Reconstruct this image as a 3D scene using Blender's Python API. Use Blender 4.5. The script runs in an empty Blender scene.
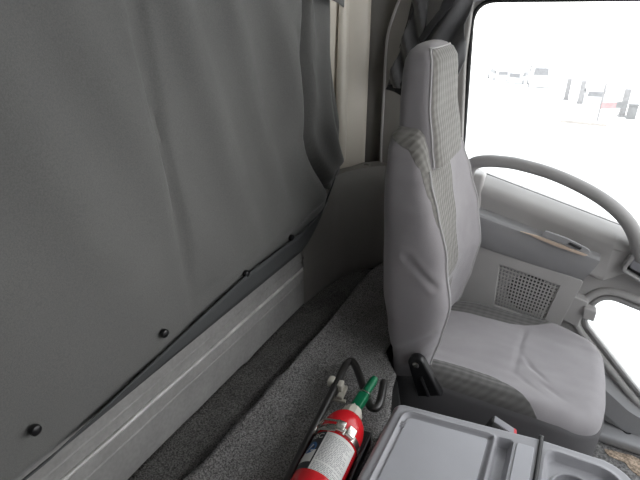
import bpy, bmesh, math, random
from mathutils import Vector, noise
random.seed(7)
C = bpy.context.scene.collection
OFF = 1.2                      # eye height above the cab floor
# ---------------------------------------------------------------- survey helper: photo ray -> point on a real plane
FL = 490; PI = math.pi
PT = math.radians(26.3); HD = math.radians(27.95)
FW = Vector((math.cos(PT)*math.cos(HD), math.cos(PT)*math.sin(HD), -math.sin(PT)))
RT = Vector((math.sin(HD), -math.cos(HD), 0))
UP = Vector((math.sin(PT)*math.cos(HD), math.sin(PT)*math.sin(HD), math.cos(PT)))
def _ray(px, py): return FW + RT*((px-320)/FL) + UP*((240-py)/FL)
def _pl(px, py, i, v):
    r = _ray(px, py); p = r*(v/r[i]); return Vector((p.x, p.y, p.z+OFF))
def atx(px, py, v): return _pl(px, py, 0, v)
def aty(px, py, v): return _pl(px, py, 1, v)
def atz(px, py, v): return _pl(px, py, 2, v)      # v relative to the eye
def W(x, y, z): return Vector((x, y, z+OFF))      # z given relative to the eye

# ---------------------------------------------------------------- materials
def mat(name, col, rough=.6, var=.12, vs=8., bump=0., bs=200., metal=0., spec=.4, sheen=0., speck=0., speckscale=400., col2=None):
    m = bpy.data.materials.new(name); m.use_nodes = True
    nt = m.node_tree; N = nt.nodes; L = nt.links; b = N['Principled BSDF']
    tc = N.new('ShaderNodeTexCoord')
    b.inputs['Roughness'].default_value = rough; b.inputs['Metallic'].default_value = metal
    b.inputs['Specular IOR Level'].default_value = spec
    if sheen: b.inputs['Sheen Weight'].default_value = sheen
    n = N.new('ShaderNodeTexNoise'); n.inputs['Scale'].default_value = vs; n.inputs['Detail'].default_value = 5
    L.new(tc.outputs['Object'], n.inputs['Vector'])
    r = N.new('ShaderNodeValToRGB'); L.new(n.outputs['Fac'], r.inputs['Fac'])
    r.color_ramp.elements[0].position = .3; r.color_ramp.elements[1].position = .7
    c = Vector(col); c2 = Vector(col2) if col2 else c*(1+var)
    r.color_ramp.elements[0].color = (*(c*(1-var)), 1); r.color_ramp.elements[1].color = (*c2, 1)
    out = r.outputs['Color']
    if speck:
        n2 = N.new('ShaderNodeTexNoise'); n2.inputs['Scale'].default_value = speckscale; n2.inputs['Detail'].default_value = 3
        L.new(tc.outputs['Object'], n2.inputs['Vector'])
        r2 = N.new('ShaderNodeValToRGB'); L.new(n2.outputs['Fac'], r2.inputs['Fac'])
        r2.color_ramp.elements[0].position = .35; r2.color_ramp.elements[1].position = .65
        r2.color_ramp.elements[0].color = (1-speck,)*3+(1,); r2.color_ramp.elements[1].color = (1+speck,)*3+(1,)
        mx = N.new('ShaderNodeMix'); mx.data_type = 'RGBA'; mx.blend_type = 'MULTIPLY'; mx.inputs['Factor'].default_value = 1
        L.new(out, mx.inputs['A']); L.new(r2.outputs['Color'], mx.inputs['B']); out = mx.outputs['Result']
    L.new(out, b.inputs['Base Color'])
    if bump:
        n3 = N.new('ShaderNodeTexNoise'); n3.inputs['Scale'].default_value = bs; n3.inputs['Detail'].default_value = 3
        L.new(tc.outputs['Object'], n3.inputs['Vector'])
        bp = N.new('ShaderNodeBump'); bp.inputs['Strength'].default_value = bump; bp.inputs['Distance'].default_value = .004
        L.new(n3.outputs['Fac'], bp.inputs['Height']); L.new(bp.outputs['Normal'], b.inputs['Normal'])
    return m

def seat_fabric(name, col, pcol):
    """plain woven cloth; where the mesh attribute 'pattern' is high, a quilted diamond cloth"""
    m = mat(name, col, rough=.9, var=.05, vs=14, sheen=.25, spec=.15)
    nt = m.node_tree; N = nt.nodes; L = nt.links; b = N['Principled BSDF']
    base = b.inputs['Base Color'].links[0].from_socket
    at = N.new('ShaderNodeAttribute'); at.attribute_name = 'pattern'
    gt = N.new('ShaderNodeMapRange'); gt.inputs['From Min'].default_value = .44; gt.inputs['From Max'].default_value = .56
    L.new(at.outputs['Fac'], gt.inputs['Value'])
    tc = N.new('ShaderNodeTexCoord'); sx = N.new('ShaderNodeSeparateXYZ'); L.new(tc.outputs['Object'], sx.inputs[0])
    def M(op, a, c):
        n = N.new('ShaderNodeMath'); n.operation = op
        for i, v in enumerate((a, c)):
            if v is None: continue
            if isinstance(v, (int, float)): n.inputs[i].default_value = v
            else: L.new(v, n.inputs[i])
        return n.outputs[0]
    s = M('ADD', sx.outputs['Y'], sx.outputs['Z'])
    s = M('MULTIPLY', s, .75)
    k = 2*PI/.030
    a = M('SINE', M('MULTIPLY', M('ADD', sx.outputs['X'], s), k), None)
    c = M('SINE', M('MULTIPLY', M('SUBTRACT', sx.outputs['X'], s), k), None)
    q = M('MULTIPLY', a, c)
    h = M('ADD', M('MULTIPLY', q, .5), .5)
    rr = N.new('ShaderNodeMix'); rr.data_type = 'RGBA'; L.new(h, rr.inputs['Factor'])
    pc = Vector(pcol); rr.inputs['A'].default_value = (*(pc*.86), 1); rr.inputs['B'].default_value = (*(pc*1.14), 1)
    mx = N.new('ShaderNodeMix'); mx.data_type = 'RGBA'; L.new(gt.outputs[0], mx.inputs['Factor'])
    L.new(base, mx.inputs['A']); L.new(rr.outputs['Result'], mx.inputs['B']); L.new(mx.outputs['Result'], b.inputs['Base Color'])
    hb = M('MULTIPLY', h, gt.outputs[0])
    nz = N.new('ShaderNodeTexNoise'); nz.inputs['Scale'].default_value = 9; nz.inputs['Detail'].default_value = 2
    L.new(tc.outputs['Object'], nz.inputs['Vector'])
    n4 = N.new('ShaderNodeTexNoise'); n4.inputs['Scale'].default_value = 600
    L.new(tc.outputs['Object'], n4.inputs['Vector'])
    tot = M('ADD', M('ADD', M('MULTIPLY', hb, .5), M('MULTIPLY', nz.outputs['Fac'], 2.)), M('MULTIPLY', n4.outputs['Fac'], .12))
    bp = N.new('ShaderNodeBump'); bp.inputs['Strength'].default_value = .6; bp.inputs['Distance'].default_value = .006
    L.new(tot, bp.inputs['Height']); L.new(bp.outputs['Normal'], b.inputs['Normal'])
    return m

def glass_mat():
    m = bpy.data.materials.new('window_glass'); m.use_nodes = True
    nt = m.node_tree; N = nt.nodes; L = nt.links; N.remove(N['Principled BSDF'])
    t = N.new('ShaderNodeBsdfTransparent'); g = N.new('ShaderNodeBsdfGlossy'); g.inputs['Roughness'].default_value = .02
    t.inputs['Color'].default_value = (.96, .97, .97, 1)
    n = N.new('ShaderNodeTexNoise'); n.inputs['Scale'].default_value = 5
    mr = N.new('ShaderNodeMapRange'); mr.inputs['To Min'].default_value = .03; mr.inputs['To Max'].default_value = .05
    L.new(n.outputs['Fac'], mr.inputs['Value'])
    mx = N.new('ShaderNodeMixShader'); L.new(mr.outputs[0], mx.inputs[0]); L.new(t.outputs[0], mx.inputs[1]); L.new(g.outputs[0], mx.inputs[2])
    L.new(mx.outputs[0], N['Material Output'].inputs['Surface'])
    return m

M_curtain = mat('curtain_cloth', (.145, .146, .140), rough=.8, var=.08, vs=3, bump=.15, bs=900, speck=.10, speckscale=500, sheen=.25)
M_hem = mat('curtain_hem', (.078, .082, .084), rough=.75, var=.08, bump=.15, bs=700)
M_wall = mat('cab_paint', (.74, .695, .61), rough=.32, var=.05, vs=4, spec=.5)
M_rail = mat('rail_paint', (.30, .297, .288), rough=.38, var=.10, vs=14, bump=.05, bs=60, speck=.06, speckscale=120)
M_bead = mat('ridge_highlight_paint', (.55, .545, .53), rough=.28, var=.25, vs=25, spec=.6)  # lighter glossy colour stands in for highlights along the rail ridges
M_side = mat('side_wall_painted_shade', (.17, .163, .15), rough=.6, bump=.05, bs=400)  # darker colour paints in the shade of the corner by the pillar
M_corner = mat('corner_plastic', (.225, .215, .20), rough=.55, var=.06, bump=.06, bs=500)
M_pillar = mat('pillar_plastic', (.30, .29, .275), rough=.55, var=.05, bump=.06, bs=500)
M_ceil = mat('headlining', (.45, .44, .42), rough=.9)
M_door = mat('door_plastic', (.46, .45, .44), rough=.5, var=.05, bump=.08, bs=450)
M_door_dark = mat('door_plastic_dark', (.35, .35, .355), rough=.45, var=.05, bump=.08, bs=450)
M_rubber = mat('black_rubber', (.018, .018, .018), rough=.6)
M_handle = mat('handle_plastic', (.33, .325, .32), rough=.5, var=.06, bump=.06, bs=400)
M_black = mat('black_plastic', (.012, .012, .013), rough=.3, spec=.5)
M_speaker = mat('speaker_cone', (.02, .02, .021), rough=.7)
M_carpet = mat('shelf_carpet', (.13, .127, .122), rough=1., var=.18, vs=18, bump=1., bs=350, speck=.55, speckscale=330, spec=.05)
M_carpet2 = mat('front_carpet', (.24, .235, .23), rough=1., var=.15, vs=18, bump=1., bs=350, speck=.6, speckscale=330, spec=.05)
M_dark = mat('dark_underside', (.012, .012, .012), rough=.9)
M_console = mat('console_plastic', (.35, .35, .37), rough=.38, var=.05, vs=10, bump=.05, bs=500)
M_lid = mat('lid_plastic', (.44, .445, .475), rough=.28, var=.06, vs=6, bump=.03, bs=500)
M_red = mat('extinguisher_red', (.68, .014, .022), rough=.22, var=.05, spec=.6)
M_green = mat('lever_green', (.0, .15, .062), rough=.35, var=.08)
M_white = mat('label_white', (.72, .72, .70), rough=.45, var=.04)
M_ink = mat('label_ink', (.03, .03, .035), rough=.5)
M_grey_ink = mat('label_grey_ink', (.25, .25, .27), rough=.5)
M_blue = mat('label_blue', (.04, .14, .36), rough=.5)
M_chrome = mat('bright_steel', (.62, .60, .56), rough=.22, var=.1, vs=30, metal=1.)
M_cream = mat('cream_plastic', (.55, .53, .46), rough=.45)
M_steel = mat('black_steel_rod', (.022, .021, .02), rough=.33, var=.2, vs=40, spec=.7)
M_redbtn = mat('red_button', (.65, .03, .05), rough=.35)
M_clear = mat('buckle_plastic', (.045, .045, .045), rough=.25, spec=.6)
M_seat = seat_fabric('seat_cloth', (.33, .315, .325), (.215, .208, .193))
M_seat2 = seat_fabric('cushion_cloth', (.33, .315, .325), (.125, .122, .118))
M_seatlow = mat('seat_side_vinyl', (.115, .112, .115), rough=.7, var=.06, bump=.15, bs=500)
M_piping = mat('seat_piping', (.45, .44, .44), rough=.7)
M_floor = mat('floor_mat', (.20, .195, .19), rough=.9, var=.3, vs=20, bump=.5, bs=200, speck=.4, speckscale=160)
M_stain = mat('dust_patch', (.42, .33, .25), rough=1., var=.3, vs=40, speck=.4, speckscale=160)
M_cloth = mat('gathered_cloth', (.105, .105, .108), rough=.9, var=.12, vs=12, bump=.15, bs=600, sheen=.2)
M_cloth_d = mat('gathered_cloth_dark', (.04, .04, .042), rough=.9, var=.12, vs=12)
M_glass = glass_mat()
M_ground = mat('pale_yard', (.80, .80, .79), rough=.9, var=.03, vs=.2)
M_conc = mat('hazed_concrete', (.27, .265, .265), rough=.8)  # post, glass, red and grey colours here are lightened to stand for haze
M_carw = mat('white_vehicle', (.50, .50, .50), rough=.4)
M_card = mat('hazed_dark_glass', (.23, .23, .235), rough=.3)
M_redp = mat('red_panel', (.50, .27, .27), rough=.6)
M_grey = mat('grey_panel', (.20, .20, .20), rough=.6)
M_tan = mat('tan_panel', (.36, .335, .31), rough=.8)

# ---------------------------------------------------------------- object helpers
ORG = {}
def link(name, me, m, parent=None, smooth=True, origin=None):
    """vertices come in world space; the object's origin is put at the middle of its base"""
    if isinstance(m, (list, tuple)):
        for q in m: me.materials.append(q)
    else: me.materials.append(m)
    vs = [v.co.copy() for v in me.vertices]
    if origin is None:
        lo = Vector(tuple(min(v[i] for v in vs) for i in range(3))); hi = Vector(tuple(max(v[i] for v in vs) for i in range(3)))
        origin = Vector(((lo.x+hi.x)/2, (lo.y+hi.y)/2, lo.z))
    for v in me.vertices: v.co -= origin
    o = bpy.data.objects.new(name, me); C.objects.link(o); ORG[o.name] = origin.copy()
    if parent is not None:
        o.parent = parent; o.location = origin-ORG[parent.name]
    else: o.location = origin
    if smooth:
        me.polygons.foreach_set('use_smooth', [True]*len(me.polygons))
        try: me.set_sharp_from_angle(angle=math.radians(40))
        except Exception: pass
    me.update()
    return o
def mesh(name, v, f, m, parent=None, smooth=True, origin=None):
    me = bpy.data.meshes.new(name); me.from_pydata([tuple(p) for p in v], [], f); me.update()
    bm = bmesh.new(); bm.from_mesh(me); bmesh.ops.recalc_face_normals(bm, faces=bm.faces); bm.to_mesh(me); bm.free()
    return link(name, me, m, parent, smooth, origin)
def empty(name, loc, label, cat, group=None):
    o = bpy.data.objects.new(name, None); C.objects.link(o); o.location = loc; o.empty_display_size = .05
    ORG[o.name] = Vector(loc); tag(o, label, cat, group); return o
def tag(o, label, cat, group=None):
    o['label'] = label; o['category'] = cat
    if group: o['group'] = group
    return o
def struct(o): o['kind'] = 'structure'; return o

class MB:
    def __init__(s): s.v = []; s.f = []
    def add(s, v, f):
        n = len(s.v); s.v += [Vector(p) for p in v]; s.f += [tuple(i+n for i in q) for q in f]; return s
    def box(s, lo, hi, bev=0.):
        bm = bmesh.new(); bmesh.ops.create_cube(bm, size=1)
        lo = Vector(lo); hi = Vector(hi)
        for v in bm.verts: v.co = Vector(tuple(lo[i]+(v.co[i]+.5)*(hi[i]-lo[i]) for i in range(3)))
        if bev: bmesh.ops.bevel(bm, geom=bm.edges[:], offset=bev, segments=3, profile=.5, affect='EDGES')
        bm.verts.ensure_lookup_table(); bm.verts.index_update()
        s.add([v.co.copy() for v in bm.verts], [tuple(v.index for v in f.verts) for f in bm.faces]); bm.free(); return s
    def tube(s, pts, r, n=12, closed=False, flat=None):
        pts = [Vector(p) for p in pts]; k = len(pts)
        rs = r if isinstance(r, (list, tuple)) else [r]*k
        rings = []; prev = None
        for i, p in enumerate(pts):
            a = pts[(i-1) % k] if (closed or i) else p; b = pts[(i+1) % k] if (closed or i < k-1) else p
            t = (b-a).normalized()
            if prev is None:
                u = t.orthogonal().normalized()
            else:
                u = (prev-t*prev.dot(t)).normalized()
            prev = u; w = t.cross(u)
            rings.append([p+(u*math.cos(2*PI*j/n)+w*math.sin(2*PI*j/n))*rs[i] for j in range(n)])
        return s.rings(rings, closed)
    def rings(s, rings, closed=False, caps=True):
        n = len(rings[0]); v = [p for r in rings for p in r]; f = []
        k = len(rings)
        for i in range(k if closed else k-1):
            for j in range(n):
                a, b = i*n, ((i+1) % k)*n
                f.append((a+j, a+(j+1) % n, b+(j+1) % n, b+j))
        if caps and not closed:
            f.append(tuple(range(n-1, -1, -1))); f.append(tuple((k-1)*n+j for j in range(n)))
        return s.add(v, f)
    def lathe(s, base, axis, prof, n=40):
        """prof: (distance along the axis, radius)"""
        a = Vector(axis).normalized(); u = a.orthogonal().normalized(); w = a.cross(u); base = Vector(base)
        return s.rings([[base+a*d+(u*math.cos(2*PI*j/n)+w*math.sin(2*PI*j/n))*max(r, 1e-4) for j in range(n)] for d, r in prof])
    def strip(s, rows):
        n = len(rows[0]); f = []
        for i in range(len(rows)-1):
            for j in range(n-1): f.append((i*n+j, i*n+j+1, (i+1)*n+j+1, (i+1)*n+j))
        return s.add([p for r in rows for p in r], f)
    def build(s, name, m, parent=None, smooth=True, origin=None): return mesh(name, s.v, s.f, m, parent, smooth, origin)

def spline(pts, n=8, closed=False):
    P = [Vector(p) for p in pts]; k = len(P); out = []
    for i in range(k if closed else k-1):
        p0 = P[(i-1) % k] if (closed or i) else P[0]; p1 = P[i]; p2 = P[(i+1) % k]
        p3 = P[(i+2) % k] if (closed or i+2 < k) else P[-1]
        for j in range(n):
            t = j/n
            out.append(.5*((2*p1)+(p2-p0)*t+(2*p0-5*p1+4*p2-p3)*t*t+(3*p1-p0-3*p2+p3)*t**3))
    if not closed: out.append(P[-1])
    return out
def roundpoly(pts, r, seg=8):
    """round the corners of a closed 2-D polygon"""
    P = [Vector(p[:2]) for p in pts]; k = len(P); out = []
    rs = r if isinstance(r, (list, tuple)) else [r]*k
    for i in range(k):
        p = P[i]; a = P[i-1]-p; b = P[(i+1) % k]-p
        d = min(rs[i], a.length*.48, b.length*.48)
        A = p+a.normalized()*d; B = p+b.normalized()*d
        if d < 1e-6: out.append(p); continue
        for j in range(seg+1):
            t = j/seg; out.append(A*(1-t)**2+p*2*t*(1-t)+B*t*t)
    return out
def plate(name, loops, axis, pos, depth, bevel, m, parent=None, smooth=True, dz=0):
    """flat plate with holes: loops are 2-D outlines in the plane normal to the axis, centred on pos"""
    cu = bpy.data.curves.new('tmp', 'CURVE'); cu.dimensions = '2D'; cu.fill_mode = 'BOTH'
    cu.extrude = max(depth/2-bevel, 0); cu.bevel_depth = bevel; cu.bevel_resolution = 2; cu.offset = -bevel
    for lp in loops:
        sp = cu.splines.new('POLY'); sp.points.add(len(lp)-1); sp.use_cyclic_u = True
        for q, p in zip(sp.points, lp): q.co = (p[0], p[1], 0, 1)
    o = bpy.data.objects.new('tmp', cu); C.objects.link(o)
    dg = bpy.context.evaluated_depsgraph_get(); dg.update()
    me = bpy.data.meshes.new_from_object(o.evaluated_get(dg)); me.name = name; me.materials.clear()
    bpy.data.objects.remove(o); bpy.data.curves.remove(cu)
    for v in me.vertices:
        a, b, c = v.co
        v.co = {'X': (pos+c, a, b), 'Y': (a, pos-c, b), 'Z': (a, b, pos+c)}[axis]
    return link(name, me, m, parent, smooth)
def yz(p): return (p.y, p.z)
def setattr_pattern(o, fn):
    me = o.data; at = me.attributes.new('pattern', 'FLOAT', 'POINT'); org = ORG[o.name]
    for i, v in enumerate(me.vertices): at.data[i].value = max(0., min(1., .5+fn(v.co+org-Vector((0, 0, OFF)))/.02))
def lerp_tab(tab, z):
    if z <= tab[0][0]: return tab[0][1:]
    for a, b in zip(tab, tab[1:]):
        if z <= b[0]:
            t = (z-a[0])/(b[0]-a[0]); t = t*t*(3-2*t)*.5+t*.5
            return tuple(p+(q-p)*t for p, q in zip(a[1:], b[1:]))
    return tab[-1][1:]
def sgnpow(c, e): return math.copysign(abs(c)**e, c)

# ================================================================= SETTING: cab shell
def arc(cx, cy, r, a0, a1, n): return [(cx+r*math.cos(a0+(a1-a0)*i/n), cy+r*math.sin(a0+(a1-a0)*i/n)) for i in range(n+1)]
def wall(name, plan, z0, z1, m, nz=6):
    b = MB(); b.strip([[W(x, y, z0+(z1-z0)*k/nz) for x, y in plan] for k in range(nz+1)])
    o = b.build(name, m); md = o.modifiers.new('thickness', 'SOLIDIFY'); md.thickness = .02; md.offset = 0
    return struct(o)
R_ = .17
wall('wall_rear', [(-.7, .625), (.3, .625), (1.0, .625), (1.26, .625)]+arc(1.26, .455, R_, PI/2, .80, 10)[1:], -1.2, .3, M_wall)
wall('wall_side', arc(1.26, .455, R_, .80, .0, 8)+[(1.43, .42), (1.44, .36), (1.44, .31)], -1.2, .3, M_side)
# shallow pressed swage in the upper corner panel
b = MB(); b.rings([[W(1.268+(.022+.006*math.sin(k))*math.cos(a)*1., .608-.018*math.sin(a)*1., z) for a in [PI*i/10 for i in range(11)]] for k, z in enumerate([-.43, -.3, -.2, -.1, 0, .1, .28])])
struct(b.build('trim_1', M_wall))
struct(plate('floor', [[(-.7, -1.), (1.44, -1.), (1.44, .62), (-.7, .62)]], 'Z', -.02, .04, 0, M_floor))
struct(plate('ceiling', [[(-.7, -.75), (1.45, -.75), (1.45, .64), (-.7, .64)]], 'Z', OFF+.30, .03, 0, M_ceil))
wall('wall_driver_blocker', [(-.7, .62), (-.7, -1.0)], -1.2, .3, M_door_dark)  # unseen; window opening closed to full height to cut the side light
b = MB(); b.box(W(-.7, -1.02, -1.2), W(1.44, -1.0, -.45)); b.box(W(-.7, -1.02, -.45), W(.12, -1.0, .3))  # second box is added on the driver half to block windscreen light
struct(b.build('wall_front_and_blocker', M_door_dark, None, False))
# rear rail: pressed section with two ridges, their highlights painted as lighter beads
prof = [(.612, -.52), (.603, -.590), (.602, -.612), (.6025, -.614), (.602, -.616), (.601, -.645), (.599, -.647), (.599, -.650), (.601, -.652), (.600, -.672), (.596, -.680), (.595, -.705), (.593, -.707), (.593, -.710), (.595, -.712), (.597, -.80)]
pf = [Vector((a, z, 0)) for a, z in prof]
b = MB(); xs = [-.5+1.72*i/60 for i in range(61)]
b.strip([[W(x, p.x+.0015*noise.noise((x*9, p.y*14, 0)), p.y) for p in pf] for x in xs])
rail = struct(b.build('trim_2', M_rail))
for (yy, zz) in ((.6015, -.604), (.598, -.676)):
    b = MB(); b.tube([W(x, yy+.0012*noise.noise((x*9, yy*14, 0)), zz) for x in xs], .0042, 10); b.build('ridge_highlight_bead', M_bead, rail)
# moulded lower corner panel
plan = [(1.02, .593), (1.10, .588), (1.16, .577)]+[(1.16+.235*math.sin(t), .345+.232*math.cos(t)) for t in [PI/2*i/14 for i in range(1, 15)]]+[(1.398, .30), (1.40, .26)]
rows = []
for k in range(17):
    t = k/16; row = []
    for i, (x, y) in enumerate(plan):
        u = i/(len(plan)-1)
        top = -.455
        if x < 1.14: top = -.60+.15*max(0, (x-1.02)/.12)
        z = -.82+(top+.82)*t
        bul = .012*max(0, (t-.85)/.15)**2
        n = Vector((x-1.16, y-.345, 0)).normalized() if x > 1.12 else Vector((0, 1, 0))
        row.append(W(x+n.x*bul, y+n.y*bul, z))
    rows.append(row)
    if k == 16: rows.append([p+Vector((.03*(p.x > 1.3), .03, .002)) for p in row])
b = MB(); b.strip(rows); trimc = struct(b.build('trim_3', M_corner))
b = MB(); q = aty(366, 170, .55); b.box(q+Vector((-.008, -.012, -.025)), q+Vector((.010, .006, .022)), .004)
o = b.build('clip', M_corner, trimc)
# B-pillar trim
pp = [(375, 258), (371, 240), (377, 205), (381.5, 165), (381, 150), (384, 90), (387, 40), (394, 14), (404, -12), (420, -40), (480, -40), (474, 0), (466, 60), (462, 160), (460, 260)]
pts = [yz(atx(x, y, 1.385)) for x, y in pp]
t4 = struct(plate('trim_4', [roundpoly(pts, .012, 4)], 'X', 1.40, .045, .006, M_pillar))
b = MB(); b.tube(spline([atx(x, y, 1.378) for x, y in pp[3:9]], 5), .0042, 8); b.build('edge_welt', M_piping, t4)
# engine shelf under the carpets
shelf = [(-.5, .60), (1.41, .60), (1.41, .324), (.93, .308), (.89, .280), (.86, .252), (.80, .222), (-.5, .222)]
struct(plate('trim_5', [shelf], 'Z', OFF-.80-.1, .20, .004, M_dark))

# ================================================================= DOOR
door = struct(plate('door_1', [
    roundpoly([(.335, -1.16+OFF), (.335, .16+OFF), (-.85, .16+OFF), (-.85, -1.16+OFF)], .02, 4),
    roundpoly([(.303, -.006+OFF), (.278, -.425+OFF), (.213, -.451+OFF), (-.177, -.544+OFF), (-.74, -.68+OFF), (-.66, .006+OFF)], [.06, .03, .03, .02, .1, .1], 8),
    roundpoly([(-.128, -.845+OFF), (-.150, -.745+OFF), (-.26, -.768+OFF), (-.52, -.82+OFF), (-.58, -1.12+OFF), (-.40, -1.10+OFF), (-.317, -1.034+OFF)], [.03, .05, .03, .06, .06, .05, .04], 8),
], 'X', 1.415, .03, .004, M_door))
win_loop = roundpoly([(.303, -.006+OFF), (.278, -.425+OFF), (.213, -.451+OFF), (-.177, -.544+OFF), (-.74, -.68+OFF), (-.66, .006+OFF)], [.06, .03, .03, .02, .1, .1], 8)
low_loop = roundpoly([(-.128, -.845+OFF), (-.150, -.745+OFF), (-.26, -.768+OFF), (-.52, -.82+OFF), (-.58, -1.12+OFF), (-.40, -1.10+OFF), (-.317, -1.034+OFF)], [.03, .05, .03, .06, .06, .05, .04], 8)
b = MB(); b.tube([(1.398, p[0], p[1]) for p in win_loop], .0055, 8, True); b.build('window_seal', M_rubber, door)
b = MB(); b.tube(spline([(1.392, y, z+OFF) for y, z in [(.298, -.43), (.308, -.30), (.318, -.15), (.323, -.05), (.310, -.012), (.270, .004), (.15, .006), (-.1, .008), (-.66, .012)]], 6), .007, 8); b.build('window_frame', M_door_dark, door)
w1 = struct(plate('window_1', [win_loop], 'X', 1.418, .004, 0, M_glass))
w2 = struct(plate('window_2', [low_loop], 'X', 1.418, .004, 0, M_glass))
# window sill moulding: swept along the sloping belt line
dirn = Vector((0, -.39, -.093)).normalized()
sp0 = W(1.4, .30, -.432)
prf = spline([(0.006, .004, 0), (-.006, .006, 0), (-.022, -.002, 0), (-.040, -.016, 0), (-.046, -.034, 0), (-.042, -.052, 0), (-.034, -.075, 0), (-.030, -.11, 0), (-.028, -.15, 0), (.0, -.16, 0)], 4)
b = MB(); b.strip([[sp0+dirn*s+Vector((p.x, 0, p.y)) for p in prf] for s in [0, .1, .2, .3, .4, .44, .455]])
rows = []
for s in [.455, .48, .52, .6, .8, 1.0]:
    k = max(.55, 1-(s-.455)*6)
    rows.append([sp0+dirn*s+Vector((p.x*k, 0, p.y*(1 if p.y > -.05 else k))) for p in prf])
b.strip(rows); b.build('sill_moulding', M_door, door)
# grab handle arching over the belt line
hp = [(469, 186), (468, 172), (474, 163.5), (486, 161), (500, 161.5), (518, 164), (550, 173), (582, 187), (608, 203), (627, 221), (637, 240), (641, 262)]
hx = [1.375, 1.35, 1.335, 1.325, 1.32, 1.32, 1.32, 1.32, 1.32, 1.325, 1.34, 1.38]
hpts = spline([atx(x, y, q) for (x, y), q in zip(hp, hx)], 6)
b = MB(); b.tube(hpts, [.0195-.0035*math.sin(PI*i/(len(hpts)-1)) for i in range(len(hpts))], 14); b.build('grab_handle', M_handle, door)
b = MB(); q = atx(474, 190, 1.37); b.box(q+Vector((-.02, -.025, -.07)), q+Vector((.03, .03, .055)), .01); b.build('handle_mount', M_door, door)
# armrest ledge with sloping face
A, B_, Cc, D = atx(466, 211, 1.325), atx(600, 260, 1.345), atx(466, 242, 1.35), atx(583, 282, 1.365)
n = 24; rows = []
for i in range(n+1):
    t = i/n; a = A.lerp(B_, t); c = Cc.lerp(D, t); k = 1-max(0, (t-.75)/.25)**2*.5
    back = Vector((1.40, a.y, a.z+.012))
    rows.append(spline([back, a+Vector((.012, 0, .006)), a+Vector((.002, 0, .0)), a+Vector((.0, 0, -.008)), a.lerp(c, .5)+Vector((-.004, 0, 0)), c+Vector((0, 0, .006)), c+Vector((.012, 0, -.004)), Vector((1.40, c.y, c.z-.006))], 4))
b = MB(); b.strip(rows)
m_ = len(rows[0]); b.f.append(tuple(n*m_+j for j in range(m_)))
ledge = b.build('armrest', M_door_dark, door)
# recessed slot with a thin tan strip in the ledge
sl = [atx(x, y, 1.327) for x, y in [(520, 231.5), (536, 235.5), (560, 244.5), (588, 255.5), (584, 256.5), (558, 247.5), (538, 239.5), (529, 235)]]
plate('tan_strip', [[yz(p) for p in sl]], 'X', 1.330, .006, .002, mat('strip_tan', (.62, .50, .40), rough=.3), ledge)
sl = [atx(x, y, 1.327) for x, y in [(545, 231), (566, 238), (588, 249), (592, 254), (584, 253), (560, 243), (541, 236)]]
plate('slot', [roundpoly([yz(p) for p in sl], .004, 4)], 'X', 1.331, .006, .002, M_door_dark, ledge)
sl = [atx(x, y, 1.325) for x, y in [(568, 244), (570, 242.5), (582, 248), (580, 250)]]
plate('switch', [[yz(p) for p in sl]], 'X', 1.327, .008, .002, M_black, ledge)
# speaker panel with square perforations
gp = [atx(x, y, 1.365) for x, y in [(460, 238), (584, 281), (562, 322), (548, 345), (455, 318)]]
G = [atx(x, y, 1.365) for x, y in [(499.5, 264), (560, 285.5), (543, 322), (494, 305)]]
panel = plate('speaker_panel', [roundpoly([yz(p) for p in gp], .01, 4), [yz(p) for p in G]], 'X', 1.372, .016, .002, M_door, door)
b = MB()
def gpt(u, v): return G[0].lerp(G[1], u).lerp(G[3].lerp(G[2], u), v)
nu, nv = 17, 12
for i in range(nu+1):
    b.tube([gpt(i/nu, 0)+Vector((.004, 0, 0)), gpt(i/nu, 1)+Vector((.004, 0, 0))], .0028, 4)
for j in range(nv+1):
    b.tube([gpt(0, j/nv)+Vector((.004, 0, 0)), gpt(1, j/nv)+Vector((.004, 0, 0))], .0028, 4)
b.build('speaker_grille', M_door, panel)
b = MB(); b.add([p+Vector((.0085, 0, 0)) for p in G], [(0, 1, 2, 3)]); b.build('grille_backing', M_door_dark, panel, False)
c = atx(529, 294, 1.3705); b = MB(); b.lathe(c, (1, 0, 0), [(0, .0), (0, .062), (.0015, .062), (.0015, .0)], 32); b.build('speaker', M_speaker, panel)
# stop block and knob beside the lower window
bp = [atx(x, y, 1.37) for x, y in [(572, 294), (589, 302), (578, 327), (560, 318)]]
plate('stop_block', [roundpoly([yz(p) for p in bp], .006, 3)], 'X', 1.382, .035, .004, M_door, door)
bp = [atx(x, y, 1.36) for x, y in [(584, 306), (597, 311), (594, 321), (582, 317)]]
plate('stop_knob', [roundpoly([yz(p) for p in bp], .006, 3)], 'X', 1.368, .03, .004, M_door, door)
# lower window surround: two stepped mouldings
def offs(lp, d):
    c = Vector((sum(p[0] for p in lp)/len(lp), sum(p[1] for p in lp)/len(lp)))
    out = []
    k = len(lp)
    for i in range(k):
        t = (Vector(lp[(i+1) % k])-Vector(lp[i-1])); nn = Vector((t.y, -t.x))
        if nn.length < 1e-9: nn = Vector(lp[i])-c
        nn.normalize()
        if nn.dot(Vector(lp[i])-c) < 0: nn = -nn
        out.append(Vector(lp[i])+nn*d)
    return out
b = MB(); b.tube([(1.400, p[0], p[1]) for p in offs(low_loop, .004)], .008, 8, True); b.build('window_seal', M_handle, door)
b = MB(); b.tube([(1.397, p[0], p[1]) for p in offs(low_loop, .026)], .011, 10, True); b.build('window_surround', M_door, door)
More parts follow.
